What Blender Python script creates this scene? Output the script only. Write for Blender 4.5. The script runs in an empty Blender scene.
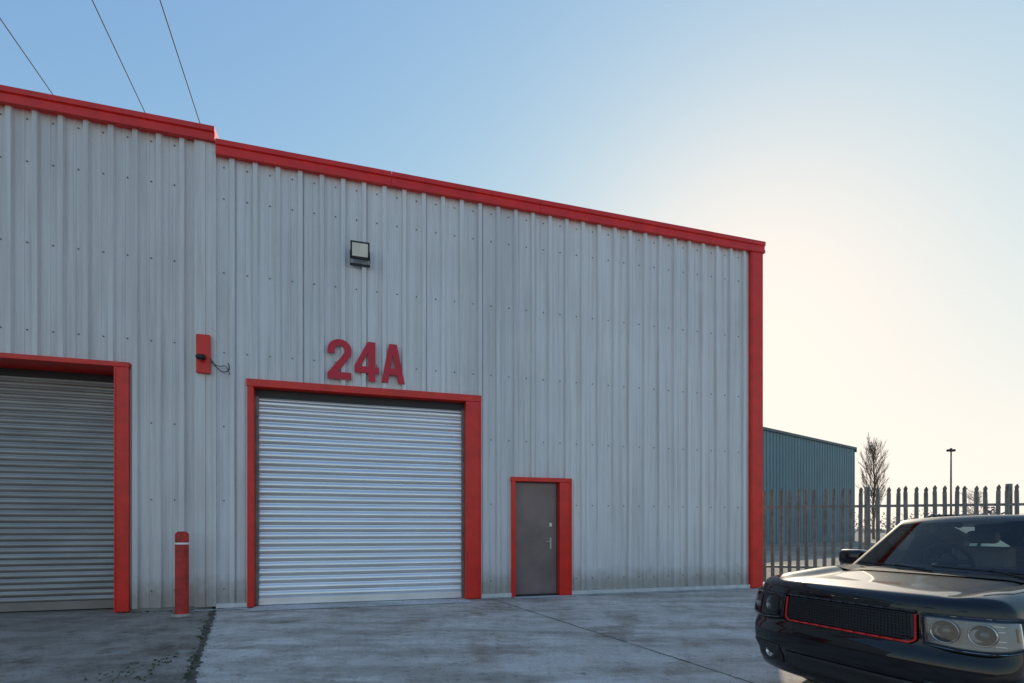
import bpy, bmesh, math, random
from mathutils import Vector, Matrix
random.seed(7)
S=bpy.context.scene
S.view_settings.view_transform='Standard'
S.view_settings.look='None'
S.view_settings.exposure=0
col=S.collection
# ---------------------------------------------------------------- materials
def nt(name):
    m=bpy.data.materials.new(name); m.use_nodes=True
    t=m.node_tree; b=t.nodes['Principled BSDF']
    return m,t,b
def noise(t,scale,detail=6,rough=.6,vec=None,scalev=None):
    n=t.nodes.new('ShaderNodeTexNoise'); n.inputs['Scale'].default_value=scale
    n.inputs['Detail'].default_value=detail; n.inputs['Roughness'].default_value=rough
    if vec is None:
        tc=t.nodes.new('ShaderNodeTexCoord'); vec=tc.outputs['Object']
    if scalev:
        mp=t.nodes.new('ShaderNodeMapping'); mp.inputs['Scale'].default_value=scalev
        t.links.new(vec,mp.inputs['Vector']); vec=mp.outputs['Vector']
    t.links.new(vec,n.inputs['Vector'])
    return n.outputs['Fac']
def ramp(t,fac,stops):
    r=t.nodes.new('ShaderNodeValToRGB'); e=r.color_ramp.elements
    e[0].position=stops[0][0]; e[0].color=(*stops[0][1],1)
    e[1].position=stops[-1][0]; e[1].color=(*stops[-1][1],1)
    for p,c in stops[1:-1]:
        x=e.new(p); x.color=(*c,1)
    t.links.new(fac,r.inputs['Fac']); return r.outputs['Color']
def mul(t,a,b,fac=1.0):
    m=t.nodes.new('ShaderNodeMix'); m.data_type='RGBA'; m.blend_type='MULTIPLY'
    m.inputs[0].default_value=fac
    t.links.new(a,m.inputs[6])
    t.links.new(b,m.inputs[7])
    return m.outputs[2]
def math_(t,op,a,b=None):
    n=t.nodes.new('ShaderNodeMath'); n.operation=op
    for i,x in enumerate((a,b)):
        if x is None: continue
        if isinstance(x,(int,float)): n.inputs[i].default_value=x
        else: t.links.new(x,n.inputs[i])
    return n.outputs[0]
def bump(t,b,h,strength=.3,dist=.01):
    n=t.nodes.new('ShaderNodeBump'); n.inputs['Strength'].default_value=strength; n.inputs['Distance'].default_value=dist
    t.links.new(h,n.inputs['Height']); t.links.new(n.outputs[0],b.inputs['Normal'])
def g(v): return (v,v,v)
def simple(name,c,rough=.5,metal=0,var=.15,scale=3,coat=0,bmp=0,scalev=None):
    m,t,b=nt(name)
    n=noise(t,scale,scalev=scalev)
    c0=tuple(x*(1-var) for x in c); c1=tuple(min(1,x*(1+var)) for x in c)
    t.links.new(ramp(t,n,[(.3,c0),(.7,c1)]),b.inputs['Base Color'])
    b.inputs['Roughness'].default_value=rough; b.inputs['Metallic'].default_value=metal
    b.inputs['Coat Weight'].default_value=coat; b.inputs['Coat Roughness'].default_value=.04
    if bmp:
        n2=noise(t,scale*12); bump(t,b,n2,bmp,.003)
    return m
def cladding_mat(name,base,cover):
    m,t,b=nt(name)
    n1=noise(t,.7,4); c=ramp(t,n1,[(.3,tuple(x*.91 for x in base)),(.7,base)])
    tc=t.nodes.new('ShaderNodeTexCoord'); sp=t.nodes.new('ShaderNodeSeparateXYZ'); t.links.new(tc.outputs['Object'],sp.inputs[0])
    fl=math_(t,'FLOOR',math_(t,'DIVIDE',sp.outputs['X'],cover))
    wn=t.nodes.new('ShaderNodeTexWhiteNoise'); wn.noise_dimensions='1D'; t.links.new(fl,wn.inputs['W'])
    c=mul(t,c,ramp(t,wn.outputs['Value'],[(0,(.88,.88,.89)),(1,(1,1,1))]),1)
    n2=noise(t,1.0,6,.65,scalev=(11,11,.30)); s=ramp(t,n2,[(.36,(.76,.74,.71)),(.56,(1,1,1))])
    c=mul(t,c,s,.7)
    n3=noise(t,6,5)
    h=math_(t,'ADD',math_(t,'MULTIPLY',n3,-.5),sp.outputs['Z'])
    d=ramp(t,h,[(0.0,(.58,.54,.48)),(.35,(1,1,1))])
    c=mul(t,c,d,.85)
    t.links.new(c,b.inputs['Base Color']); b.inputs['Roughness'].default_value=.38
    n4=noise(t,1.6,2,scalev=(1,1,.5)); bump(t,b,n4,.35,.03)
    return m
M={}
M['clad']=cladding_mat('cladding_light_grey',(.82,.80,.795),1.116)
M['clad2']=cladding_mat('cladding_light_grey_left',(.82,.785,.76),1.035)
M['red']=simple('red_paint',(.74,.020,.010),.36,0,.16,4,bmp=.1)
M['redsign']=simple('red_sign_letters',(.60,.008,.028),.4,0,.06,4)
def shutter_mat(name,c0,c1,rough):
    m,t,b=nt(name)
    n=noise(t,1.2,4,scalev=(1,1,6)); t.links.new(ramp(t,n,[(.3,c0),(.7,c1)]),b.inputs['Base Color'])
    b.inputs['Metallic'].default_value=.75
    n2=noise(t,2,3); t.links.new(ramp(t,n2,[(.3,g(rough-.04)),(.7,g(rough+.06))]),b.inputs['Roughness'])
    return m
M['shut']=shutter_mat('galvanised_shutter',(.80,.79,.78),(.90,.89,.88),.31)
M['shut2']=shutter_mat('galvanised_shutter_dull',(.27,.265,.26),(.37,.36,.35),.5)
M['door']=simple('bronze_grey_steel_door',(.215,.155,.145),.33,0,.18,2)
M['steel']=simple('bare_steel',(.55,.55,.55),.3,.9)
M['galv']=simple('galvanised_steel',(.20,.20,.19),.5,.4,.3,6)
M['dark']=simple('dark_plastic',(.02,.02,.021),.5)
M['pillar']=simple('satin_black_pillar',(.012,.012,.013),.55)
M['black']=simple('black_rubber',(.018,.018,.018),.75,0,.2,8)
M['plinth']=simple('pale_plinth_flashing',(.62,.61,.58),.6,0,.15,5)
M['roof']=simple('roof_sheet',(.3,.31,.32),.6)
M['teal']=simple('hazed_teal_cladding',(.12,.215,.245),.5,0,.12,.3)  # teal dulled and lightened: distance haze is put into the colour
M['tealtrim']=simple('teal_trim',(.05,.09,.11),.5)
M['bark']=simple('bark',(.22,.155,.11),.85,0,.25,2)
M['twig']=simple('winter_twigs',(.18,.15,.12),.9,0,.4,.5)
M['cable']=simple('cable',(.03,.035,.05),.6)
M['white']=simple('white_plastic',(.8,.8,.78),.4)
M['leaf']=simple('dry_debris',(.16,.11,.06),.9,0,.5,9)
M['weed']=simple('weed_grass',(.085,.10,.04),.8,0,.5,9)
def concrete(name,c0,c1,stain,blotch=1.0,crack=.3,rgh=1.0,patchc=(.62,.58,.53)):
    m,t,b=nt(name)
    n1=noise(t,.55,8,.62); c=ramp(t,n1,[(.32,c0),(.68,c1)])
    n2=noise(t,1.7,9,.72); st=ramp(t,n2,[(.34,stain),(.47,(.90,.885,.86)),(.57,(1.0,1.0,1.0)),(.70,(1.18,1.17,1.15))])
    c=mul(t,c,st,.9*blotch)
    n3=noise(t,45,5,.75); c=mul(t,c,ramp(t,n3,[(.32,g(.66)),(.58,g(1))]),.85)
    n5=noise(t,1.0,7,.7,scalev=(.3,1.6,1)); c=mul(t,c,ramp(t,n5,[(.42,(.66,.63,.59)),(.52,g(1))]),.75)
    n6=noise(t,7,6,.8); c=mul(t,c,ramp(t,n6,[(.36,g(.45)),(.43,g(1))]),.8)
    n8=noise(t,.9,7,.6); c=mul(t,c,ramp(t,n8,[(.37,patchc),(.43,g(1))]),.8*blotch)
    n9=noise(t,.45,3,.5); c=mul(t,c,ramp(t,n9,[(.62,g(1)),(.66,(.70,.67,.63))]),.6*blotch)
    v=t.nodes.new('ShaderNodeTexVoronoi'); v.feature='DISTANCE_TO_EDGE'; v.inputs['Scale'].default_value=.25
    tc=t.nodes.new('ShaderNodeTexCoord'); wn=t.nodes.new('ShaderNodeTexNoise'); wn.inputs['Scale'].default_value=1.2; wn.inputs['Detail'].default_value=8; wn.inputs['Roughness'].default_value=.7
    t.links.new(tc.outputs['Object'],wn.inputs['Vector'])
    mx=t.nodes.new('ShaderNodeMix'); mx.data_type='RGBA'; mx.blend_type='LINEAR_LIGHT'; mx.inputs[0].default_value=.7
    t.links.new(tc.outputs['Object'],mx.inputs[6]); t.links.new(wn.outputs['Color'],mx.inputs[7]); t.links.new(mx.outputs[2],v.inputs['Vector'])
    cr=ramp(t,v.outputs['Distance'],[(.0,g(.5)),(.004,g(1))])
    c=mul(t,c,cr,crack)
    t.links.new(c,b.inputs['Base Color'])
    b.inputs['Specular IOR Level'].default_value=.3
    t.links.new(ramp(t,n8,[(.36,g(.5)),(.45,g(.85))]),b.inputs['Roughness'])
    n4=noise(t,60,5,.8); n7=noise(t,4,6,.7)
    bump(t,b,math_(t,'ADD',n4,math_(t,'MULTIPLY',n7,2.0)),.7*rgh,.010)
    return m
M['conc']=concrete('yard_concrete',(.66,.585,.505),(.84,.755,.67),(.62,.57,.52))
M['tarmac']=concrete('old_rough_concrete',(.34,.295,.24),(.56,.49,.415),(.42,.40,.37),1,.2,1.6,(.5,.46,.40))
M['apron']=concrete('pale_apron',(.74,.71,.68),(.84,.81,.78),(.7,.7,.7),.6,0)
M['joint']=simple('joint_sealant',(.11,.095,.075),.8,0,.4,5)
def land():
    m,t,b=nt('rough_land')
    n=noise(t,.12,8,.65); c=ramp(t,n,[(.3,(.18,.155,.10)),(.5,(.34,.29,.22)),(.7,(.46,.41,.34))])
    n2=noise(t,3,6,.7); c=mul(t,c,ramp(t,n2,[(.3,g(.6)),(.7,g(1))]),1)
    t.links.new(c,b.inputs['Base Color']); b.inputs['Roughness'].default_value=.95
    bump(t,b,n2,.6,.05); return m
M['land']=land()
def paint():
    m,t,b=nt('black_car_paint')
    b.inputs['Roughness'].default_value=.45
    b.inputs['Specular IOR Level'].default_value=.10
    n2=noise(t,90,3); c=ramp(t,n2,[(.5,(.002,.002,.0035)),(.8,(.007,.0068,.0065))]); t.links.new(c,b.inputs['Base Color'])
    b.inputs['Coat Weight'].default_value=1
    n=noise(t,4,6); t.links.new(ramp(t,n,[(.35,g(.02)),(.7,g(.08))]),b.inputs['Coat Roughness'])
    return m
M['paint']=paint()
def glass(name,tint,base=.04):
    m=bpy.data.materials.new(name); m.use_nodes=True; t=m.node_tree; t.nodes.clear()
    o=t.nodes.new('ShaderNodeOutputMaterial'); mx=t.nodes.new('ShaderNodeMixShader'); tr=t.nodes.new('ShaderNodeBsdfTransparent')
    gl=t.nodes.new('ShaderNodeBsdfGlossy'); gl.inputs['Roughness'].default_value=.03
    tr.inputs['Color'].default_value=(*tint,1)
    fr=t.nodes.new('ShaderNodeFresnel'); fr.inputs['IOR'].default_value=1.5
    t.links.new(fr.outputs[0],mx.inputs[0]); t.links.new(tr.outputs[0],mx.inputs[1]); t.links.new(gl.outputs[0],mx.inputs[2]); t.links.new(mx.outputs[0],o.inputs[0])
    return m
M['glass']=glass('car_glass',(.78,.83,.81))
M['lens']=glass('lamp_lens',(.90,.92,.94))
M['chrome']=simple('lamp_reflector_chrome',(.50,.51,.53),.16,1,.05)
M['lampgrey']=simple('lamp_housing_silver',(.20,.205,.215),.3,.7,.2)
M['bulb']=simple('projector_glass',(.05,.055,.06),.05,.0,.1,3,1)
M['amber']=simple('amber_indicator',(.55,.25,.08),.25)
M['redtrim']=simple('red_grille_trim',(.65,.02,.02),.35)
M['seat']=simple('cream_leather_seat',(.38,.34,.28),.6)
M['dash']=simple('dashboard_black',(.04,.04,.042),.6)
M['taill']=simple('tail_lamp_red',(.4,.01,.01),.2)
# ---------------------------------------------------------------- helpers
def empty(name,loc=(0,0,0),rz=0):
    o=bpy.data.objects.new(name,None); o.location=loc; o.rotation_euler=(0,0,rz); o.empty_display_size=.2; col.objects.link(o); return o
def mesh(name,v,f,mat,parent=None,smooth=False,mi=None):
    me=bpy.data.meshes.new(name); me.from_pydata([tuple(p) for p in v],[],f)
    mats=mat if isinstance(mat,list) else [mat]
    for m in mats: me.materials.append(m)
    if mi: 
        for p,i in zip(me.polygons,mi): p.material_index=i
    if smooth:
        for p in me.polygons: p.use_smooth=True
    me.update()
    o=bpy.data.objects.new(name,me); col.objects.link(o)
    if parent: o.parent=parent
    return o
class MB:
    def __init__(s): s.v=[];s.f=[];s.m=[]
    def add(s,v,f,m=0):
        k=len(s.v); s.v+= [tuple(p) for p in v]; s.f+=[tuple(i+k for i in q) for q in f]; s.m+=[m]*len(f)
    def box(s,x0,x1,y0,y1,z0,z1,m=0):
        s.add([(x0,y0,z0),(x1,y0,z0),(x1,y1,z0),(x0,y1,z0),(x0,y0,z1),(x1,y0,z1),(x1,y1,z1),(x0,y1,z1)],
              [(3,2,1,0),(4,5,6,7),(0,1,5,4),(1,2,6,5),(2,3,7,6),(3,0,4,7)],m)
    def cyl(s,a,b,r0,r1=None,n=12,m=0,caps=True):
        a=Vector(a);b=Vector(b); r1=r0 if r1 is None else r1
        d=(b-a).normalized(); x=d.orthogonal().normalized(); y=d.cross(x)
        v=[];f=[]
        for c,r in ((a,r0),(b,r1)):
            for i in range(n):
                t=2*math.pi*i/n; v.append(c+x*math.cos(t)*r+y*math.sin(t)*r)
        for i in range(n): f.append((i,(i+1)%n,n+(i+1)%n,n+i))
        if caps: f.append(tuple(range(n-1,-1,-1))); f.append(tuple(range(n,2*n)))
        s.add(v,f,m)
    def lathe(s,c,ax,prof,n=24,m=0):
        c=Vector(c); d=Vector(ax).normalized(); x=d.orthogonal().normalized(); y=d.cross(x); v=[];f=[];k=len(prof)
        for i in range(n):
            t=2*math.pi*i/n
            for (r,h) in prof: v.append(c+d*h+(x*math.cos(t)+y*math.sin(t))*r)
        for i in range(n):
            for j in range(k-1):
                a=i*k+j;b=((i+1)%n)*k+j; f.append((a,b,b+1,a+1))
        s.add(v,f,m)
    def obj(s,name,mat,parent=None,smooth=False,bevel=0):
        o=mesh(name,s.v,s.f,mat,parent,smooth,s.m if isinstance(mat,list) else None)
        if bevel:
            b=o.modifiers.new('b','BEVEL'); b.width=bevel; b.segments=2; b.limit_method='ANGLE'
        return o
# ---------------------------------------------------------------- frames
AL=math.atan2(.2807,.9598)
P0=Vector((-5.1975,9.1,0)); U=Vector((.9598,.2807,0)); N=Vector((.2807,-.9598,0))
def slope(v):
    return -.017*min(max(v,0),12)
def Wp(s,v,dz=0): 
    p=P0+U*s+N*v; return Vector((p.x,p.y,slope(v)+dz))
# ---------------------------------------------------------------- ground
def sheet(name,poly_rows,mat,dz):
    V=[];F=[]
    for i,(v,a,b) in enumerate(poly_rows):
        V+= [Wp(a,v,dz),Wp(b,v,dz)]
        if i: k=2*i; F.append((k-2,k-1,k+1,k))
    o=mesh(name,V,F,mat)
    bm=bmesh.new(); bm.from_mesh(o.data); bmesh.ops.recalc_face_normals(bm,faces=bm.faces)
    if bm.faces[:][0].normal.z<0: bmesh.ops.reverse_faces(bm,faces=bm.faces)
    bm.to_mesh(o.data); bm.free(); return o
sheet('ground',[(-1500,-1500,1500),(0,-1500,1500),(12,-1500,1500),(600,-1500,1500)],M['land'],0)
sheet('rough_concrete_pavement',[(-.3,-40,0.2),(0,-40,0),(4.49,-40,.86),(12,-40,2.3),(40,-40,2.3)],M['tarmac'],.004)
sheet('concrete_yard',[(-1.3,11.9,40),(-.01,11.9,40)],M['conc'],.004)
sheet('concrete_yard',[(0,0.0,40),(4.49,.86,40),(12,2.3,40),(40,2.3,40)],M['conc'],.004)
sheet('service_road',[(-34,12,400),(-26,12,400)],M['tarmac'],.006)
def strip(mb,p,q,w,dz,n=24,jit=.35,seed=3):
    V=[];F=[]
    rnd=random.Random(seed)
    for i in range(n+1):
        t=i/n; s=p[0]+(q[0]-p[0])*t; v=p[1]+(q[1]-p[1])*t
        dx,dy=(q[0]-p[0]),(q[1]-p[1]); L=math.hypot(dx,dy); nx,ny=-dy/L,dx/L
        j=w*(.5+jit*rnd.uniform(-1,1)); j2=w*(.5+jit*rnd.uniform(-1,1))
        V+=[Wp(s+nx*j,v+ny*j,dz),Wp(s-nx*j2,v-ny*j2,dz)]
        if i: k=2*i; F.append((k-2,k,k+1,k-1))
    mb.add(V,F)
jb=MB()
strip(jb,(0,0.02),(.86,4.49),.065,.008,110,.4); strip(jb,(.86,4.49),(2.3,12),.07,.008,110,.4,5)
strip(jb,(5.0,.3),(6.6,8.6),.016,.008,90); strip(jb,(10.2,.1),(10.9,8.6),.016,.008,90)
jb.obj('yard_joints',M['joint'])
db=MB(); rd=random.Random(21)
def grit(s,v,a,b):
    p=Wp(s,v,.010+rd.random()*.004); sz=rd.uniform(a,b); th=rd.uniform(0,6.28)
    x=Vector((math.cos(th),math.sin(th),0))*sz; y=Vector((-math.sin(th),math.cos(th),0))*sz*rd.uniform(.4,1); z=Vector((0,0,sz*rd.uniform(.3,.8)))
    db.add([p-x-y,p+x-y*.7,p+x*.8+y,p-x*.9+y*.8,p+z],[(0,1,4),(1,2,4),(2,3,4),(3,0,4)])
for _ in range(500):
    t=rd.random(); grit(.0+.86*t+rd.gauss(0,.05),.03+4.46*t,.003,.011)
for _ in range(260):
    grit(rd.uniform(-1.3,11.2),abs(rd.gauss(.12,.10))+.07,.003,.011)
for _ in range(700):
    grit(rd.uniform(-4,.9)-rd.random(),rd.uniform(.2,5.5),.002,.009)
for _ in range(250):
    grit(rd.uniform(1,10),rd.uniform(.3,5.5),.002,.007)
db.obj('ground_debris',M['leaf'])
# weeds rooted in the joint
wb=MB()
def tuft(s,v,h,n):
    p=Wp(s,v,.004)
    for _ in range(n):
        a=rd.uniform(0,6.28); l=h*rd.uniform(.5,1.1); o=Vector((math.cos(a),math.sin(a),0)); b=p+o*rd.uniform(0,.02); sd=Vector((-o.y,o.x,0))*.003
        m_=b+o*l*.3+Vector((0,0,l*.6)); e=b+o*l*.8+Vector((0,0,l*.75)); wb.add([b-sd,b+sd,m_+sd,m_-sd,e],[(0,1,2,3),(3,2,4)])
for _ in range(70):
    t=rd.random()**.6; tuft(.86*t-.04+rd.gauss(0,.025),.03+4.46*t,rd.uniform(.015,.05),9)
for _ in range(60):
    tuft(.45-abs(rd.gauss(0,.22)),rd.uniform(3.3,4.6),rd.uniform(.012,.035),8)
for _ in range(14): tuft(rd.uniform(-1.2,.5),rd.uniform(.08,.14),rd.uniform(.02,.06),8)
wb.obj('weed_tufts',M['weed'])
ap=MB(); rnd=random.Random(5)
def apron(s0,s1,v0,v1,n=30,j=.06,dz=.012):
    V=[];F=[]
    for i in range(n+1):
        s=s0+(s1-s0)*i/n; V+=[Wp(s,v0,dz),Wp(s,v1+rnd.uniform(-j,j),dz)]
        if i: k=2*i; F.append((k-2,k-1,k+1,k))
    ap.add(V,F)
apron(.62,4.5,-.25,.46,90,.03)
apron(4.75,5.39,.03,.18,12,.03); apron(5.40,6.69,-.05,.26,20,.02,.014); apron(6.70,11.2,.03,.17,60,.03)
apron(-.3,.55,.03,.22,14,.04)
ap.obj('pale_apron_strip',M['apron'])
# ---------------------------------------------------------------- cladding
def prof(P,d,rw=.070,sl=.018):
    c=P*.5
    return [(0,0),(c-rw/2-sl,0),(c-rw/2,d),(c+rw/2,d),(c+rw/2+sl,0)]
def clad(mb,s0,s1,z0,z1,P,d,phase=0,y0=0,axis='x',m=0,minor=True):
    k0=math.floor((s0-phase)/P)-1; k1=math.ceil((s1-phase)/P)+1
    allp=[]
    for k in range(k0,k1+1):
        for (a,h) in prof(P,d): allp.append((phase+k*P+a,h))
        if minor:
            for (a,h) in [(-.022,0),(-.014,.008),(.014,.008),(.022,0)]: allp.append((phase+k*P+a,h))
    allp=[x for x in allp if not (minor and abs(((x[0]-phase)/P)-round((x[0]-phase)/P))<1e-6)]
    allp.sort()
    def H(s):
        for (a,h),(b,h2) in zip(allp,allp[1:]):
            if a<=s<=b: return h+(h2-h)*((s-a)/(b-a) if b>a else 0)
        return 0
    xs=[(s0,H(s0))]+[(a,h) for a,h in allp if s0+1e-4<a<s1-1e-4]+[(s1,H(s1))]
    V=[];F=[]
    for i,(a,h) in enumerate(xs):
        if axis=='x': V+=[(a,y0-h,z0),(a,y0-h,z1)]
        else: V+=[(y0+h,a,z0),(y0+h,a,z1)]
        if i: k=2*i; F.append((k-2,k,k+1,k-1))
    mb.add(V,F,m)
unit=empty('industrial_unit_building',P0,AL)
left=empty('industrial_unit_building.001',P0,AL)
Z1=7.92; P=.372; D=.060
mb=MB()
for (a,b,z0,z1) in [(.025,.524,.10,Z1),(.524,4.746,4.06,Z1),(4.746,5.394,.10,Z1),(5.394,6.691,2.456,Z1),(6.691,11.24,.10,Z1)]:
    clad(mb,a,b,z0,z1,P,D,.09)
mb.obj('front_cladding',M['clad'],unit)
def laps(mb,P,ph,every,s0,s1,z1,openings,off):
    s=ph+P*.5+.035+.018+.003
    while s<s0: s+=P*every
    while s<s1:
        z0=.1
        for (a,b,z) in openings:
            if a<s<b: z0=z
        mb.box(s-.003,s+.003,-.006,-.001,z0,z1); s+=P*every
mb=MB(); laps(mb,P,.09,3,.1,11.2,7.9,[(.524,4.746,4.06),(5.394,6.691,2.46)],0)
mb.obj('sheet_side_laps',M['galv'],unit)
mb=MB(); clad(mb,.0,25,.1,Z1,P,D,.1,11.45,'y'); mb.obj('side_cladding',M['clad'],unit)
mb=MB(); mb.box(.05,11.45,24.9,25,.02,7.9); mb.obj('rear_wall',M['clad'],unit)
mb=MB(); mb.box(.05,11.43,.08,24.85,7.75,7.85); mb.obj('roof',M['roof'],unit)
mb=MB()
for (a,b,z0,z1) in [(.02,.60,.0,7.7),(.60,4.46,3.95,7.7),(4.46,5.46,0,7.7),(5.46,6.45,2.4,7.7),(6.45,11.4,0,7.7)]:
    mb.box(a,b,.03,.06,z0,z1)
mb.obj('liner_wall',M['clad'],unit)
def fascia(mb,a,b,z0,z1,y=-.10):
    prof=[(-.045,z0),(y-.02,z0),(y-.02,z0+.06),(y,z0+.075),(y,z1-.10),(y-.03,z1-.085),(y-.03,z1),(.32,z1+.01),(.32,z1-.1)]
    V=[];F=[]
    for x in (a,b):
        V+=[(x,p[0],p[1]) for p in prof]
    n=len(prof)
    for i in range(n-1): F.append((i,n+i,n+i+1,i+1))
    F.append(tuple(range(n))[::-1]); F.append(tuple(range(n,2*n)))
    mb.add(V,F)
mb=MB(); 
x=0.035
while x<11.55:
    e=min(x+2.98,11.60); fascia(mb,x,e-.006,7.90,8.155); x=e+.0
mb.box(11.48,11.62,.33,25.1,7.90,8.15)
mb.obj('red_roof_fascia',M['red'],unit)
mb=MB(); mb.box(11.215,11.245,-.085,-.0,.02,7.90); mb.box(11.245,11.55,-.095,.0,.02,7.90); mb.box(11.50,11.548,.0,.25,.02,7.90)
mb.obj('red_corner_trim',M['red'],unit,bevel=.006)
mb=MB(); 
for a,b in [(.03,.52),(4.75,5.39),(6.695,11.21)]:
    mb.box(a,b,-.066,.02,.02,.10)
mb.obj('plinth_flashing',M['plinth'],unit)
mb=MB(); P2=.345
for (a,b,z0,z1) in [(-14,-5.6,.06,8.12),(-5.6,-1.276,4.18,8.12),(-1.276,-.30,.06,8.12)]:
    clad(mb,a,b,z0,z1,P2,.062,.02)
mb.obj('front_cladding',M['clad2'],left)
mb=MB(); laps(mb,P2,.02,3,-13,-.35,8.1,[(-5.6,-1.276,4.18)],0); mb.obj('sheet_side_laps',M['galv'],left)
mb=MB(); mb.box(-.30,-.13,-.078,.02,.05,8.12); mb.box(-.13,.03,-.068,.02,.05,8.12); mb.obj('corner_flashing',M['clad2'],left,bevel=.006)
mb=MB(); 
x=-14
while x<.0:
    e=min(x+3.53,.03); fascia(mb,x,e-.006,8.10,8.345,-.12); x=e
mb.obj('red_roof_fascia',M['red'],left)
mb=MB(); mb.box(-14,-.0,.05,25,7.8,7.95); mb.box(-.03,.0,.05,25,7.5,8.3); mb.box(-14,-13.95,.02,25,0,8.1);mb.box(-14,0,25.0,25.05,0,8.2)
for (a,b,z0,z1) in [(-14,-5.5,0,7.75),(-5.5,-1.4,4.10,7.75),(-1.4,-.05,0,7.75)]: mb.box(a,b,.03,.045,z0,z1)
mb.obj('roof_and_liner',M['roof'],left)
def trims(par,s0,s1,lw,rw,zt,th,dep,zb=.02,name='red_door_surround'):
    mb=MB()
    mb.box(s0,s0+lw,-.07,dep,zb,zt-th-.002)
    mb.box(s1-rw,s1,-.07,dep,zb,zt-th-.002)
    mb.box(s0-.015,s1+.015,-.078,dep,zt-th,zt)
    mb.box(s1-.03,s1+.012,-.084,-.0705,zb,zt-th-.004)
    mb.box(s1-rw-.002,s1-rw+.025,-.082,-.0705,zb,zt-th-.004)
    o=mb.obj(name,M['red'],par,bevel=.005); return o
trims(unit,.524,4.746,.10,.30,4.06,.13,.24)
trims(unit,5.394,6.691,.08,.26,2.46,.085,.12,name='red_doorway_surround')
trims(left,-5.6,-1.276,.2,.20,4.18,.08,.7)
def shutter(par,s0,s1,z0,z1,y,pitch,mat,depth=.022,amp=.010):
    V=[];F=[];z=z0+.12; pr=[]
    while z<z1:
        for i in range(9):
            t=i/9
            yy=-depth*math.sin(math.pi*min(1,t/.88)) if t<.88 else .004
            pr.append((z+pitch*t,y+yy))
        z+=pitch
    nx=14
    for j,(zz,yy) in enumerate(pr):
        k=j//9; rq=random.Random(k*7+1); o1=rq.uniform(-.003,.003); o2=rq.uniform(-.003,.003)
        for i in range(nx+1):
            xx=s0+(s1-s0)*i/nx; V.append((xx,yy+amp*math.sin(i*.6+zz*1.1)+o1+(o2-o1)*i/nx,zz))
    for j in range(len(pr)-1):
        for i in range(nx):
            a=j*(nx+1)+i; F.append((a,a+1,a+nx+2,a+nx+1))
    o=mesh('roller_shutter',V,F,mat,par,True)
    b=MB(); b.box(s0,s1,y-.03,y+.02,z0,z0+.12); b.box(s0,s1,y-.045,y-.03,z0,z0+.03); b.obj('shutter_bottom_rail',mat,par,bevel=.004)
    b=MB(); b.box(s0-.0,s0+.05,y-.06,y+.05,z0,z1); b.box(s1-.05,s1,y-.06,y+.05,z0,z1); b.obj('shutter_guides',M['galv'],par)
    b=MB(); b.box(s0,s1,y-.05,y+.05,z1-.02,z1+.14); b.obj('shutter_head_shade_fill',M['dark'],par)  # solid dark box painted in for the shade above the slats
shutter(unit,.626,4.444,.02,3.80,.17,.134,M['shut'])
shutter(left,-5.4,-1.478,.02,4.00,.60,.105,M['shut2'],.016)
mb=MB(); mb.box(-5.4,-1.478,.50,.54,.02,.16); mb.obj('shutter_foot_board',simple('weathered_board',(.28,.24,.2),.8),left)
mb=MB(); mb.box(5.478,6.428,.05,.095,.05,2.37); mb.obj('steel_door',M['door'],unit,bevel=.004)
mb=MB(); mb.box(5.49,5.50,.043,.049,.06,2.36); mb.box(6.40,6.41,.043,.049,.06,2.36); mb.box(5.49,6.41,.043,.049,2.35,2.36)
mb.box(5.42,6.46,.0,.10,.015,.05)
mb.obj('door_reveal_gap',M['dark'],unit)
mb=MB(); mb.box(6.25,6.29,.036,.049,.98,1.22); mb.cyl((6.27,.04,1.14),(6.27,-.01,1.14),.012); mb.cyl((6.27,-.01,1.14),(6.14,-.01,1.14),.010)
mb.cyl((6.27,.04,1.04),(6.27,.025,1.04),.014); mb.box(6.24,6.30,.04,.049,1.45,1.53)
mb.obj('door_handle',M['steel'],unit,bevel=.002)
mb=MB()
def screws(s0,s1,zs,P,ph,off,step):
    k=math.ceil((s0-ph)/P); 
    while ph+k*P<s1:
        s=ph+k*P+.05
        if s>s0+.03:
            for z in zs:
                ok=True
                if .45<s<4.8 and z<4.1: ok=False
                if 5.3<s<6.75 and z<2.5: ok=False
                if -5.7<s<-1.2 and z<4.25: ok=False
                if ok: mb.cyl((s,off,z),(s,off-.016,z),.015,.010,6)
        k+=step
screws(.05,11.15,[.35,1.9,3.2,4.5,5.9,7.2,7.75],P,.09,0,1)
mb.obj('cladding_fasteners',M['galv'],unit)
mb=MB(); screws(-9,-.3,[.35,1.9,3.2,4.6,6.0,7.3,7.98],P2,.02,0,1); mb.obj('cladding_fasteners',M['galv'],left)
# ---------------------------------------------------------------- number sign
sign=empty('unit_number_sign',P0,AL)
def arc(cx,cy,rx,ry,a0,a1,n=20):
    return [(cx+rx*math.cos(math.radians(a0+(a1-a0)*i/n)),cy+ry*math.sin(math.radians(a0+(a1-a0)*i/n))) for i in range(n+1)]
two=[(0,.64)]+arc(.29,.72,.29,.28,180,-35)+[(.25,.175),(.575,.175),(.575,0),(0,0),(0,.14),(.345,.575)]+arc(.29,.72,.115,.13,-40,180)+[(.175,.64)]
four=[(.31,1),(.50,1),(.50,.37),(.59,.37),(.59,.21),(.50,.21),(.50,0),(.325,0),(.325,.21),(0,.21),(0,.38)]
fourh=[(.325,.37),(.325,.72),(.14,.37)]
A=[(0,0),(.175,0),(.215,.21),(.395,.21),(.435,0),(.61,0),(.405,1),(.205,1)]
Ah=[(.245,.37),(.365,.37),(.305,.74)]
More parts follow.
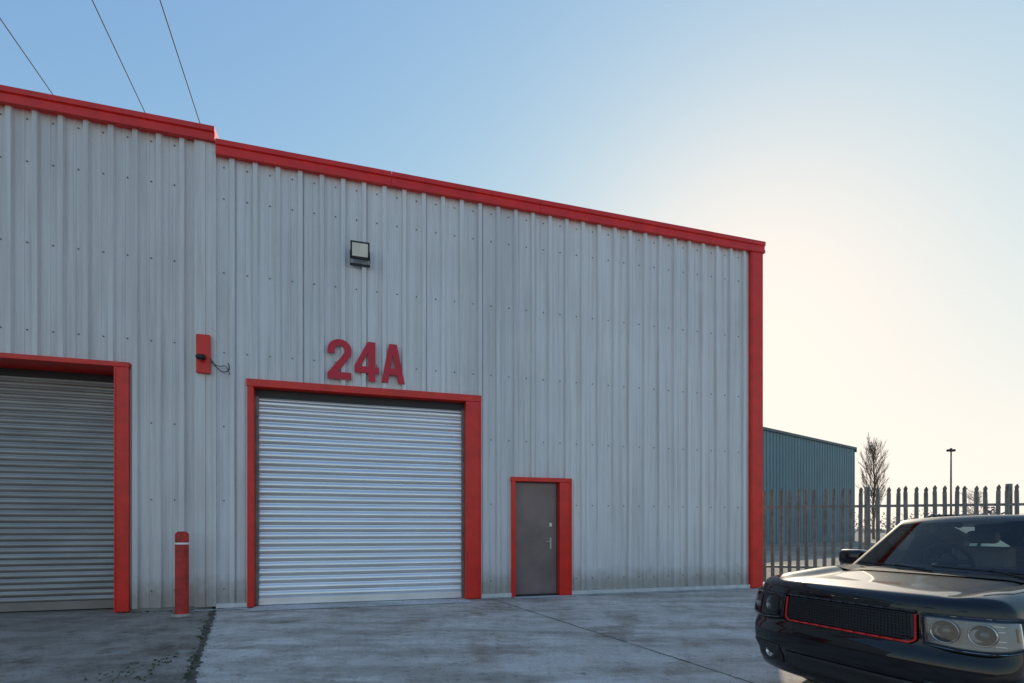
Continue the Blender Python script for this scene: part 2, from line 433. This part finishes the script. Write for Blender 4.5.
def glyph(name,loops,s,z,h,wf=1):
    c=bpy.data.curves.new(name,'CURVE'); c.dimensions='2D'; c.fill_mode='BOTH'; c.extrude=.015
    for L in loops:
        sp=c.splines.new('POLY'); sp.points.add(len(L)-1); sp.use_cyclic_u=True
        for p,q in zip(sp.points,L): p.co=(q[0]*h*wf,q[1]*h,0,1)
    c.materials.append(M['redsign'])
    o=bpy.data.objects.new(name,c); o.rotation_euler=(math.pi/2,0,0); o.location=(s,-.076,z); o.parent=sign; col.objects.link(o)
glyph('digit_two',[two],1.86,4.17,.735,1.0)
glyph('digit_four',[four,fourh],2.34,4.17,.735,1.02)
glyph('letter_a',[A,Ah],2.82,4.17,.735,.97)
# ---------------------------------------------------------------- floodlight
fl=empty('wall_floodlight',P0+U*2.436+Vector((0,0,6.52)),AL)
def tiltbox(x0,x1,y0,y1,z0,z1,a,c):
    mb=MB(); mb.box(x0,x1,y0,y1,z0,z1)
    R=Matrix.Rotation(a,4,'X'); mb.v=[tuple(R@Vector(p)+Vector(c)) for p in mb.v]; return mb
a=math.radians(-22)
tiltbox(-.17,.17,-.03,.035,-.15,.15,-a,(0,-.19,.02)).obj('lamp_body',M['dark'],fl,bevel=.01)
tiltbox(-.14,.14,-.036,-.031,-.10,.12,-a,(0,-.19,.02)).obj('lamp_glass_panel',simple('flood_glass',(.82,.77,.66),.25),fl)
mb=MB(); mb.box(-.18,-.172,-.22,-.062,-.2,.0); mb.box(.172,.18,-.22,-.062,-.2,.0); mb.box(-.18,.18,-.08,-.0605,-.21,-.17); mb.obj('mount_bracket',M['dark'],fl)
mb=MB(); mb.cyl((.0,-.07,-.19),(.02,-.065,-.26),.008); mb.obj('cable_tail',M['dark'],fl)
# ---------------------------------------------------------------- red box + camera
jb2=empty('red_alarm_box',P0,AL)
mb=MB(); mb.box(-.255,-.045,-.15,-.080,4.08,4.74); mb.obj('box_casing',M['red'],jb2,bevel=.008)
cam=empty('security_camera',P0,AL)
mb=MB(); mb.cyl((-.15,-.151,4.34),(-.15,-.19,4.34),.05); mb.cyl((-.15,-.19,4.34),(-.19,-.28,4.31),.042,.046); mb.obj('camera_head',M['dark'],cam,True)
def wire(name,pts,r,mat,parent=None):
    c=bpy.data.curves.new(name,'CURVE'); c.dimensions='3D'; c.bevel_depth=r; c.bevel_resolution=1
    sp=c.splines.new('NURBS'); sp.points.add(len(pts)-1); sp.use_endpoint_u=True; sp.order_u=3
    for p,q in zip(sp.points,pts): p.co=(*q,1)
    c.materials.append(mat); o=bpy.data.objects.new(name,c); col.objects.link(o)
    if parent: o.parent=parent
    return o
wire('cable_loop',[(-.05,-.11,4.35),(.05,-.085,4.18),(.18,-.075,4.12),(.26,-.075,4.22),(.22,-.075,4.30)],.008,M['cable'],cam)
wire('cable_loop_2',[(-.05,-.11,4.3),(.08,-.085,4.20),(.2,-.075,4.28),(.25,-.066,4.1)],.006,M['cable'],cam)
# ---------------------------------------------------------------- bollard
bo=empty('red_bollard',(-5.375,8.47,-.01))
bp=MB(); bp.cyl((0,0,0),(0,0,1.33),.098,n=24); bp.cyl((0,0,1.33),(0,0,1.37),.098,.06,n=24)
o=bp.obj('post',simple('weathered_red_bollard_paint',(.5,.03,.02),.5,0,.35,7,bmp=.2),bo,True); o.data.set_sharp_from_angle(angle=.6)
bp=MB(); bp.cyl((0,0,1.16),(0,0,1.19),.1005,n=24); bp.obj('reflective_band',M['white'],bo,True).data.set_sharp_from_angle(angle=.6)
bp=MB(); bp.cyl((0,0,-.0),(0,0,.035),.16,.13,n=20); bp.obj('concrete_collar',M['tarmac'],bo)
# ---------------------------------------------------------------- palisade fence
fe=empty('palisade_fence')
mb=MB(); A0=Vector((5.95,13.35,0)); A1=Vector((11.33,11.6,0)); A2=A1+(A1-A0)*3
dirv=(A1-A0).normalized(); nrm=Vector((dirv.y,-dirv.x,0))
L=(A2-A0).length; k=0; d=0.1
rf=random.Random(9)
while d<L:
    c=A0+dirv*d; h=2.40+rf.uniform(-.02,.02); w=.044
    lean=rf.uniform(-.014,.014)
    pr=[(-w,0),(-w*.45,.018),(0,.004),(w*.45,.018),(w,0)]
    V=[];F=[]
    levels=[(.06,1),(h-.16,1),(h-.12,.8),(h-.06,1.0),(h,.12)]
    for (z,sc) in levels:
        for (a,b) in pr: p=c+dirv*(a*sc+lean*z)+nrm*(b+.03+(.05 if z>h-.13 else 0)*(z-h+.13)*4); V.append((p.x,p.y,z))
    for i in range(len(levels)-1):
        for j in range(4): q=i*5+j; F.append((q,q+1,q+6,q+5))
    mb.add(V,F); d+=.19
mb.obj('pales',M['galv'],fe)
mb=MB()
for z in (.45,1.95):
    a=A0;b=A2; V=[(a.x,a.y,z-.03),(b.x,b.y,z-.03),(b.x,b.y,z+.03),(a.x,a.y,z+.03)]
    V2=[(p[0]-nrm.x*.03,p[1]-nrm.y*.03,p[2]) for p in V]
    mb.add(V+V2,[(0,1,2,3),(7,6,5,4),(3,2,6,7),(0,4,5,1)])
d=.0
while d<L:
    c=A0+dirv*d-nrm*.08; mb.cyl((c.x,c.y,0),(c.x,c.y,2.42),.06,n=4); d+=2.75
mb.obj('rails_and_posts',M['galv'],fe)
# ---------------------------------------------------------------- teal warehouse
te=empty('teal_warehouse_building')
B0=Vector((22.8,47.9,0)); B1=Vector((39.7,60.2,0)); bd=(B1-B0).normalized()
Bm=B0-bd*14
te.location=Bm; te.rotation_euler=(0,0,math.atan2(bd.y,bd.x))
LL=(B1-Bm).length
mb=MB(); clad(mb,0,LL,0,10.6,.6,.05,0,minor=False); clad(mb,0,30,0,10.6,.6,.05,0,LL,'y',minor=False); mb.box(0,LL,29.9,30,0,10.6); mb.box(-.05,0,0,30,0,10.6)
mb.obj('cladding',M['teal'],te)
mb=MB(); mb.box(-.1,LL+.15,-.15,.1,10.6,10.85); mb.box(LL,LL+.15,-.15,30,10.3,10.85)
V=[(0,.1,10.7),(LL,.1,10.7),(LL,15,12.0),(0,15,12.0),(LL,30,10.7),(0,30,10.7)]; mb.add(V,[(0,1,2,3),(3,2,4,5)])
mb.obj('roof_trim',M['tealtrim'],te)
# ---------------------------------------------------------------- trees
def bare_tree(name,loc,h,seed,spread,tw=.03,n1=46,narrow=True,dens=2):
    r=random.Random(seed); root=empty(name,loc); mb=MB()
    def limb(a,d,L,rad,depth):
        p=Vector(a); dd=Vector(d).normalized(); seg=4
        for i in range(seg):
            q=p+dd*(L/seg); mb.cyl(p,q,rad*(1-i/seg*.7),rad*(1-(i+1)/seg*.7),3 if rad<.06 else 7,caps=False)
            if depth>0:
                for _ in range(1 if depth>1 else dens):
                    ax=Vector((r.uniform(-1,1),r.uniform(-1,1),r.uniform(-.2,.6)))
                    nd=(dd+ax*spread).normalized(); 
                    limb(p.lerp(q,r.random()),nd,L*r.uniform(.35,.6),max(rad*.45,tw),depth-1)
            p=q; dd=(dd+Vector((r.uniform(-.1,.1),r.uniform(-.1,.1),.12 if narrow else .02))).normalized()
    p=Vector((0,0,0)); seg=12
    for i in range(seg):
        q=Vector((r.uniform(-.1,.1),r.uniform(-.1,.1),h*.95*(i+1)/seg)); rr=.012*h*(1-i/seg)+.02
        mb.cyl(p,q,rr,.012*h*(1-(i+1)/seg)+.02,8,caps=False); p=q
    for i in range(n1):
        t=.14+.8*(i/n1); a=r.uniform(0,6.28); base=Vector((0,0,h*t*.95))
        out=(.56 if narrow else 1.0)
        env=math.sin(math.pi*min(1,(t*.85+.12)))**.7
        L=h*(.27 if narrow else .34)*env*r.uniform(.6,1.15)
        limb(base,(math.cos(a)*out,math.sin(a)*out,1 if narrow else .6),L,.04,2)
    mb.obj('trunk_and_branches',M['bark'],root); return root
bare_tree('poplar_tree',(48.7,70,0),13.4,3,.55,.017,52,True,3)
bare_tree('bare_tree',(112,125,0),11.5,5,.8,.03,28,False)
mb=MB(); r=random.Random(11)
def clump(cx,cy,w,h,n):
    for _ in range(n):
        a=r.uniform(0,6.28); rr=math.sqrt(r.random())*w; z=h*(1-(rr/w)**2)*r.random()**.6
        s=r.uniform(.15,.4); c=Vector((cx+rr*math.cos(a),cy+rr*math.sin(a),max(.2,z)))
        u=Vector((r.uniform(-1,1),r.uniform(-1,1),r.uniform(-1,1))).normalized()*s; v=u.orthogonal().normalized()*s*.5
        mb.add([c-u-v,c+u-v,c+u+v,c-u+v],[(0,1,2,3)])
for i in range(90):
    t=i/90; x=20+t*330+r.uniform(-3,3); y=190+r.uniform(-15,15)+t*10
    clump(x,y,r.uniform(4,9),r.uniform(4.5,10.5),190)
for (x,y,w,h) in [(60,62,2.2,3.0),(66,66,3,2.6),(83,90,3,5.5)]: clump(x,y,w,h,500)
mb.obj('distant_trees',M['twig'])
# ---------------------------------------------------------------- street lamp
sl=empty('street_lamp',((951-512)/520*45,45,0))
mb=MB(); mb.cyl((0,0,0),(0,0,1.2),.11,.11,12); mb.cyl((0,0,1.2),(0,0,8.1),.085,.06,12); mb.obj('column',M['galv'],sl,True)
mb=MB(); mb.box(-.32,.32,-.14,.14,8.1,8.30); mb.box(-.08,.08,-.08,.08,8.30,8.40); mb.obj('lantern',M['dark'],sl,bevel=.05)
# ---------------------------------------------------------------- power lines
pl=empty('overhead_power_lines')
dv=Vector((-.385,1,.163))
for i,(x,z) in enumerate([(-19.7,21.05),(-16.15,21.75),(-13.54,21.75)]):
    b=Vector((x,20,z)); pts=[b+dv*t+Vector((0,0,.0004*(t-60)**2-.0004*3600)) for t in range(-60,190,10)]
    wire('cable_%d'%i,pts,.024,M['cable'],pl)
# ---------------------------------------------------------------- car
TH=math.radians(22)
car=empty('parked_suv_car',(2.53,4.0,-.118),TH)
car.scale=(1.04,1.04,1.0)
Lc,Wc,Hr=4.78,.965,.8; R=.08
def interp(x,pts):
    if x<=pts[0][0]: return pts[0][1]
    for (a,b),(c,d) in zip(pts,pts[1:]):
        if x<=c:
            t=(x-a)/(c-a); t=t*t*(3-2*t)*.5+t*.5; return b+(d-b)*t
    return pts[-1][1]
def rnd_box(p,lo,hi,r):
    c=Vector([min(max(p[i],lo[i]+r),hi[i]-r) for i in range(3)]); d=Vector(p)-c
    if d.length<1e-6: return Vector(p)
    n=d.normalized()
    return c+n*r if d.length>r else Vector(p)
def body_def(p):
    x,y,z=p; t=z/Hr; a=abs(y)/Wc
    zt=interp(x,[(0,1.06),(.35,1.085),(1.25,1.14),(2.2,1.14),(4.0,1.16),(4.78,1.12)])
    zb=interp(x,[(0,.25),(.5,.24),(2,.26),(4.2,.27),(4.78,.36)])
    zt+=.008*(1-a*a)
    if .05<x<1.35:
        k=math.sin(math.pi*min(1,(x-.05)/1.30))**.5; zt+= .026*k*math.exp(-((a-.84)/.09)**4) -.014*k*math.exp(-((a-.68)/.06)**2)
    Z=zb+t*(zt-zb)
    fx=max(0,1-x/1.1); X=x+.17*(a**3.4)*fx**1.3 + (.045*t**2.0+.05*(1-t)**3)*fx**2
    X-=.045*math.exp(-((t-.40)/.15)**4)*fx**8
    rx=max(0,1-(Lc-x)/1.0); X-= .12*(a**2.4)*rx + .05*t*rx
    Y=y*(.965+.035*math.sin(math.pi*min(1,t*1.05)))*(1-.02*max(0,t-.55)/.45)
    Y*=1-.015*fx**2-.03*rx**2
    for wx in (.9,3.68): Y*=1+.018*math.exp(-((x-wx)/.35)**2)
    return Vector((X,Y,Z))
def lin(a,b,n): return [a+(b-a)*i/n for i in range(n+1)]
def gridbox(xs,ys,zs):
    idx={};V=[];F=[]
    def vid(i,j,k):
        key=(i,j,k)
        if key not in idx: idx[key]=len(V); V.append((xs[i],ys[j],zs[k]))
        return idx[key]
    nx,ny,nz=len(xs)-1,len(ys)-1,len(zs)-1
    for i in range(nx):
        for j in range(ny):
            F.append((vid(i,j,0),vid(i,j+1,0),vid(i+1,j+1,0),vid(i+1,j,0))); F.append((vid(i,j,nz),vid(i+1,j,nz),vid(i+1,j+1,nz),vid(i,j+1,nz)))
    for i in range(nx):
        for k in range(nz):
            F.append((vid(i,0,k),vid(i+1,0,k),vid(i+1,0,k+1),vid(i,0,k+1))); F.append((vid(i,ny,k),vid(i,ny,k+1),vid(i+1,ny,k+1),vid(i+1,ny,k)))
    for j in range(ny):
        for k in range(nz):
            F.append((vid(0,j,k),vid(0,j,k+1),vid(0,j+1,k+1),vid(0,j+1,k))); F.append((vid(nx,j,k),vid(nx,j+1,k),vid(nx,j+1,k+1),vid(nx,j,k+1)))
    return V,F
LO=(0,-Wc,0); HI=(Lc,Wc,Hr)
xs=lin(0,R,6)+lin(R,4.63,100)[1:]+lin(4.63,4.78,6)[1:]
ys=lin(-Wc,-Wc+R,6)+lin(-Wc+R,Wc-R,60)[1:]+lin(Wc-R,Wc,6)[1:]
zs=lin(0,R,5)+lin(R,.8-R,24)[1:]+lin(.8-R,.8,6)[1:]
V,F=gridbox(xs,ys,zs)
V=[body_def(rnd_box(p,LO,HI,R)) for p in V]
body=mesh('body_shell',V,F,[M['paint'],M['black']],car,True)
WX=(.90,3.68)
cut=MB()
for wx in WX:
    for sgn in (-1,1):
        cut.cyl((wx,sgn*.62,.38),(wx,sgn*1.2,.38),.425,n=48)
cu=cut.obj('cut',M['black'],car); 
bm=bmesh.new(); bm.from_mesh(cu.data); bmesh.ops.recalc_face_normals(bm,faces=bm.faces); bm.to_mesh(cu.data); bm.free()
bm=bmesh.new(); bm.from_mesh(body.data); bmesh.ops.recalc_face_normals(bm,faces=bm.faces); bm.to_mesh(body.data); bm.free()
md=body.modifiers.new('bool','BOOLEAN'); md.operation='DIFFERENCE'; md.object=cu; md.solver='EXACT'
bpy.context.view_layer.update()
dg=bpy.context.evaluated_depsgraph_get()
me=bpy.data.meshes.new_from_object(body.evaluated_get(dg)); body.modifiers.clear(); body.data=me
bpy.data.objects.remove(cu)
for p in me.polygons:
    p.use_smooth=True
me.set_sharp_from_angle(angle=math.radians(38))
GL=3.4
def gh_def(p):
    x,y,z=p; t=z/.6; a=abs(y)/.8
    xf=1.10+.70*t**.95; xr=4.66-.34*t**1.4
    q=x/GL
    X=xf+q*(xr-xf)+.10*a*a*(1-q)**2 -.08*a*a*q**3
    Y=y*(1.085-.175*t**1.15)*(1-.05*q*q)
    zt=1.60+.035*math.sin(math.pi*min(1,q*.9+.12))
    Z=1.08+t*(zt-1.08)+.030*t*(1-a*a)
    return Vector((X,Y,Z))
gx=lin(0,.1,4)+[.16,.20]+lin(.2,1.02,8)[1:]+[1.09]+lin(1.09,2.06,8)[1:]+[2.14]+lin(2.14,3.05,8)[1:]+[3.2,3.3]+lin(3.3,3.4,4)[1:]
gy=lin(-.8,-.735,4)+lin(-.735,.735,20)[1:]+lin(.735,.8,4)[1:]
gz=[0,.06]+lin(.06,.50,10)[1:]+[.52]+lin(.52,.6,4)[1:]
V,F=gridbox(gx,gy,gz)
mi=[]; Fk=[]
for f in F:
    c=sum((Vector(V[i]) for i in f),Vector())/4
    if c.z<.001: continue
    m=0
    if c.x<.001 and abs(c.y)<.735 and .04<c.z<.53: m=1
    elif c.x<.001 and c.z<.53: m=3
    elif c.x>GL-.001 and abs(c.y)<.70 and .08<c.z<.5: m=1
    elif abs(c.y)>.799 and .06<c.z<.50 and (.20<c.x<1.02 or 1.09<c.x<2.06 or 2.14<c.x<3.05): m=1
    elif abs(c.y)>.799 and c.z<.5 and c.x<.21: m=3
    elif abs(c.y)>.799 and .06<c.z<.5 and 1.0<c.x<2.2: m=2
    mi.append(m); Fk.append(f)
VV=[gh_def(rnd_box(p,(0,-.8,-.1),(GL,.8,.6),.055)) for p in V]
gh=mesh('cabin_roof_and_windows',VV,Fk,[M['paint'],M['glass'],M['dark'],M['pillar']],car,True,mi)
gh.data.set_sharp_from_angle(angle=math.radians(50))
def at(q,t):
    s=1 if q>=0 else -1; a=abs(q); pp=(0,s*a,t*Hr) if a<=Wc else (a-Wc,s*Wc,t*Hr)
    return body_def(rnd_box(pp,LO,HI,R))
def surf(q,t,off):
    e=.006; P_=at(q,t)
    du=at(q+e,t)-at(q-e,t); dv_=at(q,min(1,t+e))-at(q,max(0,t-e))
    n=du.cross(dv_)
    if n.length<1e-9: n=Vector((-1,0,0))
    n.normalize()
    if n.dot(P_-Vector((2.4,0,.6)))<0: n=-n
    return P_+n*off
def patch(name,outline,off,mat,n=16,m=8,smooth=True,thick=True):
    V=[];F=[]
    for i in range(n+1):
        q,t0,t1=outline(i/n)
        for j in range(m+1): V.append(surf(q,t0+(t1-t0)*j/m,off))
    for i in range(n):
        for j in range(m):
            a=i*(m+1)+j; F.append((a,a+m+1,a+m+2,a+1))
    o=mesh(name,V,F,mat,car,smooth)
    if thick:
        md=o.modifiers.new('s','SOLIDIFY'); md.thickness=.008; md.offset=0
    return o
def ribbon(name,path,w,off,mat):
    mb=MB()
    for (a,b) in zip(path,path[1:]):
        n=10
        for i in range(n):
            p=[a[k]+(b[k]-a[k])*i/n for k in (0,1)]; q=[a[k]+(b[k]-a[k])*(i+1)/n for k in (0,1)]
            mb.cyl(surf(p[0],p[1],off),surf(q[0],q[1],off),w,n=6)
    return mb.obj(name,mat,car,True)
gt0,gt1=.60,.86
patch('grille_back',lambda u:(-.50+1.0*u,gt0+.03*(abs(2*u-1)**4),gt1),.006,M['dark'],24,6)
gb=MB()
for k in range(9):
    t=gt0+.03+(gt1-gt0-.05)*k/8
    for i in range(24):
        a=-.47+.94*i/24;b=-.47+.94*(i+1)/24; gb.cyl(surf(a,t,.018),surf(b,t,.018),.004,n=5)
for k in range(41):
    q=-.47+.94*k/40
    for i in range(6):
        a=gt0+.03+(gt1-gt0-.05)*i/6;b=gt0+.03+(gt1-gt0-.05)*(i+1)/6; gb.cyl(surf(q,a,.016),surf(q,b,.016),.003,n=4)
gb.obj('grille_mesh',M['dark'],car)
ribbon('grille_red_trim',[(-.505,gt1-.02),(-.50,gt0+.03),(-.46,gt0),(.46,gt0),(.50,gt0+.03),(.505,gt1-.02)],.009,.016,M['redtrim'])
ribbon('grille_top_bar',[(-.505,gt1),(.505,gt1)],.012,.010,M['paint'])
for s in (-1,1):
    def ol(u,s=s):
        q=.545+(1.16-.545)*u
        t0=.615-.03*math.sin(math.pi*min(1,u/.75))+.12*max(0,u-.5)**1.3; t1=.855+.01*u
        if u>.9: t0+=.05*(u-.9)/.1; t1-=.03*(u-.9)/.1
        return (s*q,t0,t1)
    patch('headlamp_housing',ol,.004,M['lampgrey'],24,8)
    hb=MB(); hc=MB(); hd=MB()
    for (q,r_,t) in ((.66,.072,.735),(.835,.066,.735)):
        c=surf(s*q,t,.002); n=(surf(s*q,t,.03)-c).normalized(); n=(n+Vector((-1.0,0,0))).normalized()
        hb.lathe(c,n,[(r_*1.10,.0),(r_*1.10,.022),(r_*1.0,.026),(r_*.90,.016)],32)
        hd.lathe(c,n,[(r_*.92,.016),(r_*.60,.008),(.001,.008)],28)
        hc.lathe(c,n,[(r_*.58,.008),(r_*.56,.016),(r_*.42,.024),(r_*.2,.028),(.001,.029)],24)
    hb.obj('headlamp_reflector_rings',M['chrome'],car,True); hd.obj('headlamp_bowls',M['dark'],car,True); hc.obj('headlamp_projectors',M['bulb'],car,True)
    hg=MB()
    for t in (.66,.70,.77,.81):
        for i in range(8):
            q0=.565+.36*i/8;q1=.565+.36*(i+1)/8; hg.cyl(surf(s*q0,t,.010),surf(s*q1,t,.010),.0025,n=4)
    hg.obj('headlamp_fluting',M['chrome'],car)
    patch('indicator',lambda u,s=s:(s*(1.0+.11*u),.70,.80),.012,M['amber'],5,4)
    patch('headlamp_lens',ol,.036,M['lens'],24,8)
    pts=[ol(i/12) for i in range(13)]
    path=[(p[0],p[1]) for p in pts]+[(p[0],p[2]) for p in pts[::-1]]+[(pts[0][0],pts[0][1])]
    ribbon('headlamp_surround',path,.009,.022,M['dark'])
    c=surf(s*.70,.22,.0); n=Vector((-1,s*.25,0)).normalized()
    fb=MB(); fb.lathe(c,n,[(.055,.016),(.04,.004),(.015,.0),(.001,.0)],24); fb.obj('fog_lamp',M['chrome'],car,True)
    fb=MB(); fb.lathe(c,n,[(.085,-.01),(.078,.016),(.056,.018),(.055,.010)],24); fb.obj('fog_lamp_bezel',M['dark'],car,True)
patch('lower_intake',lambda u:(-.50+1.0*u,.10,.28),.006,M['dark'],16,4)
patch('bumper_vent',lambda u:(-.90+.34*u,.13,.32),.004,M['dark'],8,4)
patch('bumper_vent',lambda u:(.56+.34*u,.13,.32),.004,M['dark'],8,4)
ribbon('bumper_crease',[(-1.15,.57),(1.15,.57)],.004,-.001,M['dark'])
def top(x,y,off=.003):
    return body_def(rnd_box((x,y,Hr),LO,HI,R))+Vector((0,0,off))
sh=MB()
def topline(pts,w):
    for (a,b) in zip(pts,pts[1:]):
        n=14
        for i in range(n):
            p=[a[k]+(b[k]-a[k])*i/n for k in (0,1)];q=[a[k]+(b[k]-a[k])*(i+1)/n for k in (0,1)]
            sh.cyl(top(*p,-.001),top(*q,-.001),w,n=5)
topline([(1.2,-.88),(.3,-.88),(.14,-.80)],.004); topline([(1.2,.88),(.3,.88),(.14,.80)],.004)
ribbon('bonnet_front_gap',[(-.95,.905),(.95,.905)],.004,-.001,M['dark'])
sh.obj('bonnet_shut_lines',M['dark'],car)
wp=MB()
for (y0,y1) in ((-.55,.05),(.10,.68)):
    pa=gh_def((0,y0,.075)); pb=gh_def((0,y1,.09))
    pa+=Vector((-.03,0,.02)); pb+=Vector((-.03,0,.03)); wp.cyl(pa,pb,.008,n=6); 
    wp.cyl(top(1.08,y0-.1,.02),pa.lerp(pb,.4)+Vector((-.01,0,.01)),.009,n=6)
wp.obj('wipers',M['black'],car)
patch_c=MB()
for i in range(20):
    y0=-.80+1.60*i/20;y1=y0+1.60/20
    v=[top(.98,y0,.008),top(.98,y1,.008),top(1.24,y1,.014),top(1.24,y0,.014)]; patch_c.add(v,[(0,1,2,3)])
patch_c.obj('scuttle_panel',M['black'],car)
for s in (-1,1):
    V,F=gridbox(lin(-.09,.09,6),lin(-.13,.13,8),lin(-.085,.085,6))
    V=[rnd_box(p,(-.09,-.13,-.085),(.09,.13,.085),.055) for p in V]
    o=mesh('door_mirror',[(1.70+p.x+abs(p.y)*.15,s*1.09+p.y,1.21+p.z) for p in V],F,M['paint'],car,True)
    a=MB(); a.cyl((1.72,s*.86,1.13),(1.72,s*1.02,1.16),.035,.03,10); a.obj('mirror_arm',M['dark'],car,True)
    a=MB(); 
    for x in (2.62,3.42): 
        p=body_def(rnd_box((x,s*Wc,Hr*.82),LO,HI,R)); a.box(x-.09,x+.09,p.y-.02 if s>0 else p.y-.035,p.y+.035 if s>0 else p.y+.02,p.z-.015,p.z+.015)
    a.obj('door_handles',M['paint'],car,bevel=.008)
    a=MB()
    for x in (1.55,2.72,3.5):
        for i in range(16):
            p=body_def(rnd_box((x,s*Wc,Hr*(.12+.8*i/16)),LO,HI,R)); q=body_def(rnd_box((x,s*Wc,Hr*(.12+.8*(i+1)/16)),LO,HI,R)); a.cyl(p,q,.004,n=4)
    for i in range(30):
        x0=1.45+1.9*i/30;x1=1.45+1.9*(i+1)/30
        p=body_def(rnd_box((x0,s*Wc,Hr*.38),LO,HI,R)); q=body_def(rnd_box((x1,s*Wc,Hr*.38),LO,HI,R)); a.cyl(p,q,.018,n=6)
    a.obj('door_shut_lines',M['dark'],car)
    a=MB(); prev=None
    for i in range(21):
        x=.35+2.7*i/20; p=gh_def((x,s*.70,.6))+Vector((0,0,.025 if 0<i<20 else .0))
        if prev is not None: a.cyl(prev,p,.013,n=8)
        prev=p
    a.obj('roof_rail',M['dark'],car,True)
    a=MB(); p=body_def(rnd_box((Lc,s*.80,Hr*.8),LO,HI,R)); a.box(p.x-.1,p.x+.03,p.y-.09,p.y+.09,.82,1.06); a.obj('tail_lamp',M['taill'],car,bevel=.02)
for wx in WX:
    for s in (-1,1):
        w=MB(); n=40; prof_=[(.235,-.11),(.33,-.125),(.368,-.10),(.38,-.06),(.382,0),(.38,.06),(.368,.10),(.33,.125),(.235,.11)]
        V=[];F=[]; cy=s*.82
        for i in range(n):
            a=2*math.pi*i/n
            for (r_,yy) in prof_: V.append((wx+r_*math.cos(a),cy+yy,.382+r_*math.sin(a)))
        k=len(prof_)
        for i in range(n):
            for j in range(k-1):
                a=i*k+j;b=((i+1)%n)*k+j; F.append((a,b,b+1,a+1))
        w.add(V,F,0)
        w.cyl((wx,cy-.08*s,.382),(wx,cy+.04*s,.382),.24,.245,32,1)
        for i in range(5):
            a=2*math.pi*i/5+.3
            for da in (-.14,.14):
                p=Vector((wx+.05*math.cos(a),cy+.09*s,.382+.05*math.sin(a))); q=Vector((wx+.25*math.cos(a+da),cy+.10*s,.382+.25*math.sin(a+da))); w.cyl(p,q,.025,.02,6,2)
        w.cyl((wx,cy+.04*s,.382),(wx,cy+.115*s,.382),.07,.05,16,2)
        w.cyl((wx,cy+.10*s,.382),(wx,cy+.112*s,.382),.262,.245,32,2,caps=False)
        o=w.obj('wheel',[M['black'],M['dark'],M['lampgrey']],car,True); o.data.set_sharp_from_angle(angle=.6)
it=MB(); it.box(1.35,1.90,-.74,.74,1.05,1.165); it.obj('dashboard',M['dash'],car,bevel=.04)
it=MB()
for y in (-.36,.36):
    it.box(2.45,2.6,y-.24,y+.24,1.0,1.34); it.box(2.48,2.58,y-.13,y+.13,1.37,1.50)
    it.box(3.45,3.6,y-.26,y+.26,1.0,1.32); it.box(3.48,3.56,y-.12,y+.12,1.34,1.46)
it.obj('seats',M['seat'],car,bevel=.045)
sw=MB(); cc=Vector((1.98,.36,1.20)); ax=Vector((.9,0,.45)).normalized(); ux=Vector((0,1,0)); uz=ax.cross(ux)
for i in range(28):
    a=2*math.pi*i/28;b=2*math.pi*(i+1)/28
    sw.cyl(cc+ux*math.cos(a)*.19+uz*math.sin(a)*.19,cc+ux*math.cos(b)*.19+uz*math.sin(b)*.19,.016,n=6)
for a in (0,math.pi,math.pi*1.5): sw.cyl(cc,cc+ux*math.cos(a)*.19+uz*math.sin(a)*.19,.02,n=6)
sw.cyl(cc-ax*.03,cc+ax*.03,.07,n=14)
sw.obj('steering_wheel',M['dash'],car,True)
rm=MB(); rm.box(1.90,1.94,-.12,.12,1.49,1.55); rm.obj('rear_view_mirror',M['dash'],car,bevel=.01)
# ---------------------------------------------------------------- light
sv=Vector((.455,1,.42)).normalized()
el=math.asin(sv.z); az=math.atan2(sv.x,sv.y)
w=bpy.data.worlds.new('World'); S.world=w; w.use_nodes=True; t=w.node_tree
bg=t.nodes['Background']; sk=t.nodes.new('ShaderNodeTexSky'); sk.sky_type='NISHITA'; sk.sun_disc=False
sk.sun_elevation=el; sk.sun_rotation=az; sk.dust_density=.36; sk.air_density=1.0; sk.ozone_density=1.5
# sky boosted, then tone-compressed: soft shoulder on the very bright aureole (per channel k*x/sqrt(1+(k*x/cap)^2))
STR=.12
sep=t.nodes.new('ShaderNodeSeparateColor'); cmb=t.nodes.new('ShaderNodeCombineColor'); t.links.new(sk.outputs[0],sep.inputs[0])
for i,(k,cap) in enumerate([(1.95,1.12),(2.3,.99),(3.35,.86)]):
    kx=math_(t,'MULTIPLY',sep.outputs[i],k*STR)
    r2=math_(t,'POWER',math_(t,'DIVIDE',kx,cap),2.0)
    den=math_(t,'SQRT',math_(t,'ADD',r2,1.0))
    y=math_(t,'DIVIDE',math_(t,'DIVIDE',kx,den),STR)
    # bright core of the aureole right around the hidden sun
    y=math_(t,'ADD',y,math_(t,'MULTIPLY',math_(t,'MINIMUM',sep.outputs[i],40.0),.018))
    t.links.new(y,cmb.inputs[i])
t.links.new(cmb.outputs[0],bg.inputs['Color']); bg.inputs['Strength'].default_value=STR
ld=bpy.data.lights.new('sun','SUN'); ld.energy=3.2; ld.angle=math.radians(.5); ld.color=(1,.86,.66)
lo=bpy.data.objects.new('sun',ld); lo.rotation_euler=(-sv).to_track_quat('-Z','Y').to_euler(); lo.location=(20,40,30); col.objects.link(lo)
# ---------------------------------------------------------------- camera
cd=bpy.data.cameras.new('camera'); cd.sensor_width=36; cd.lens=520/1024*36; cd.clip_end=4000; cd.clip_start=.05
cd.shift_y=(529-341.5)/1024
co=bpy.data.objects.new('camera',cd); co.location=(0,0,1.4); co.rotation_euler=(math.pi/2,0,0); col.objects.link(co); S.camera=co
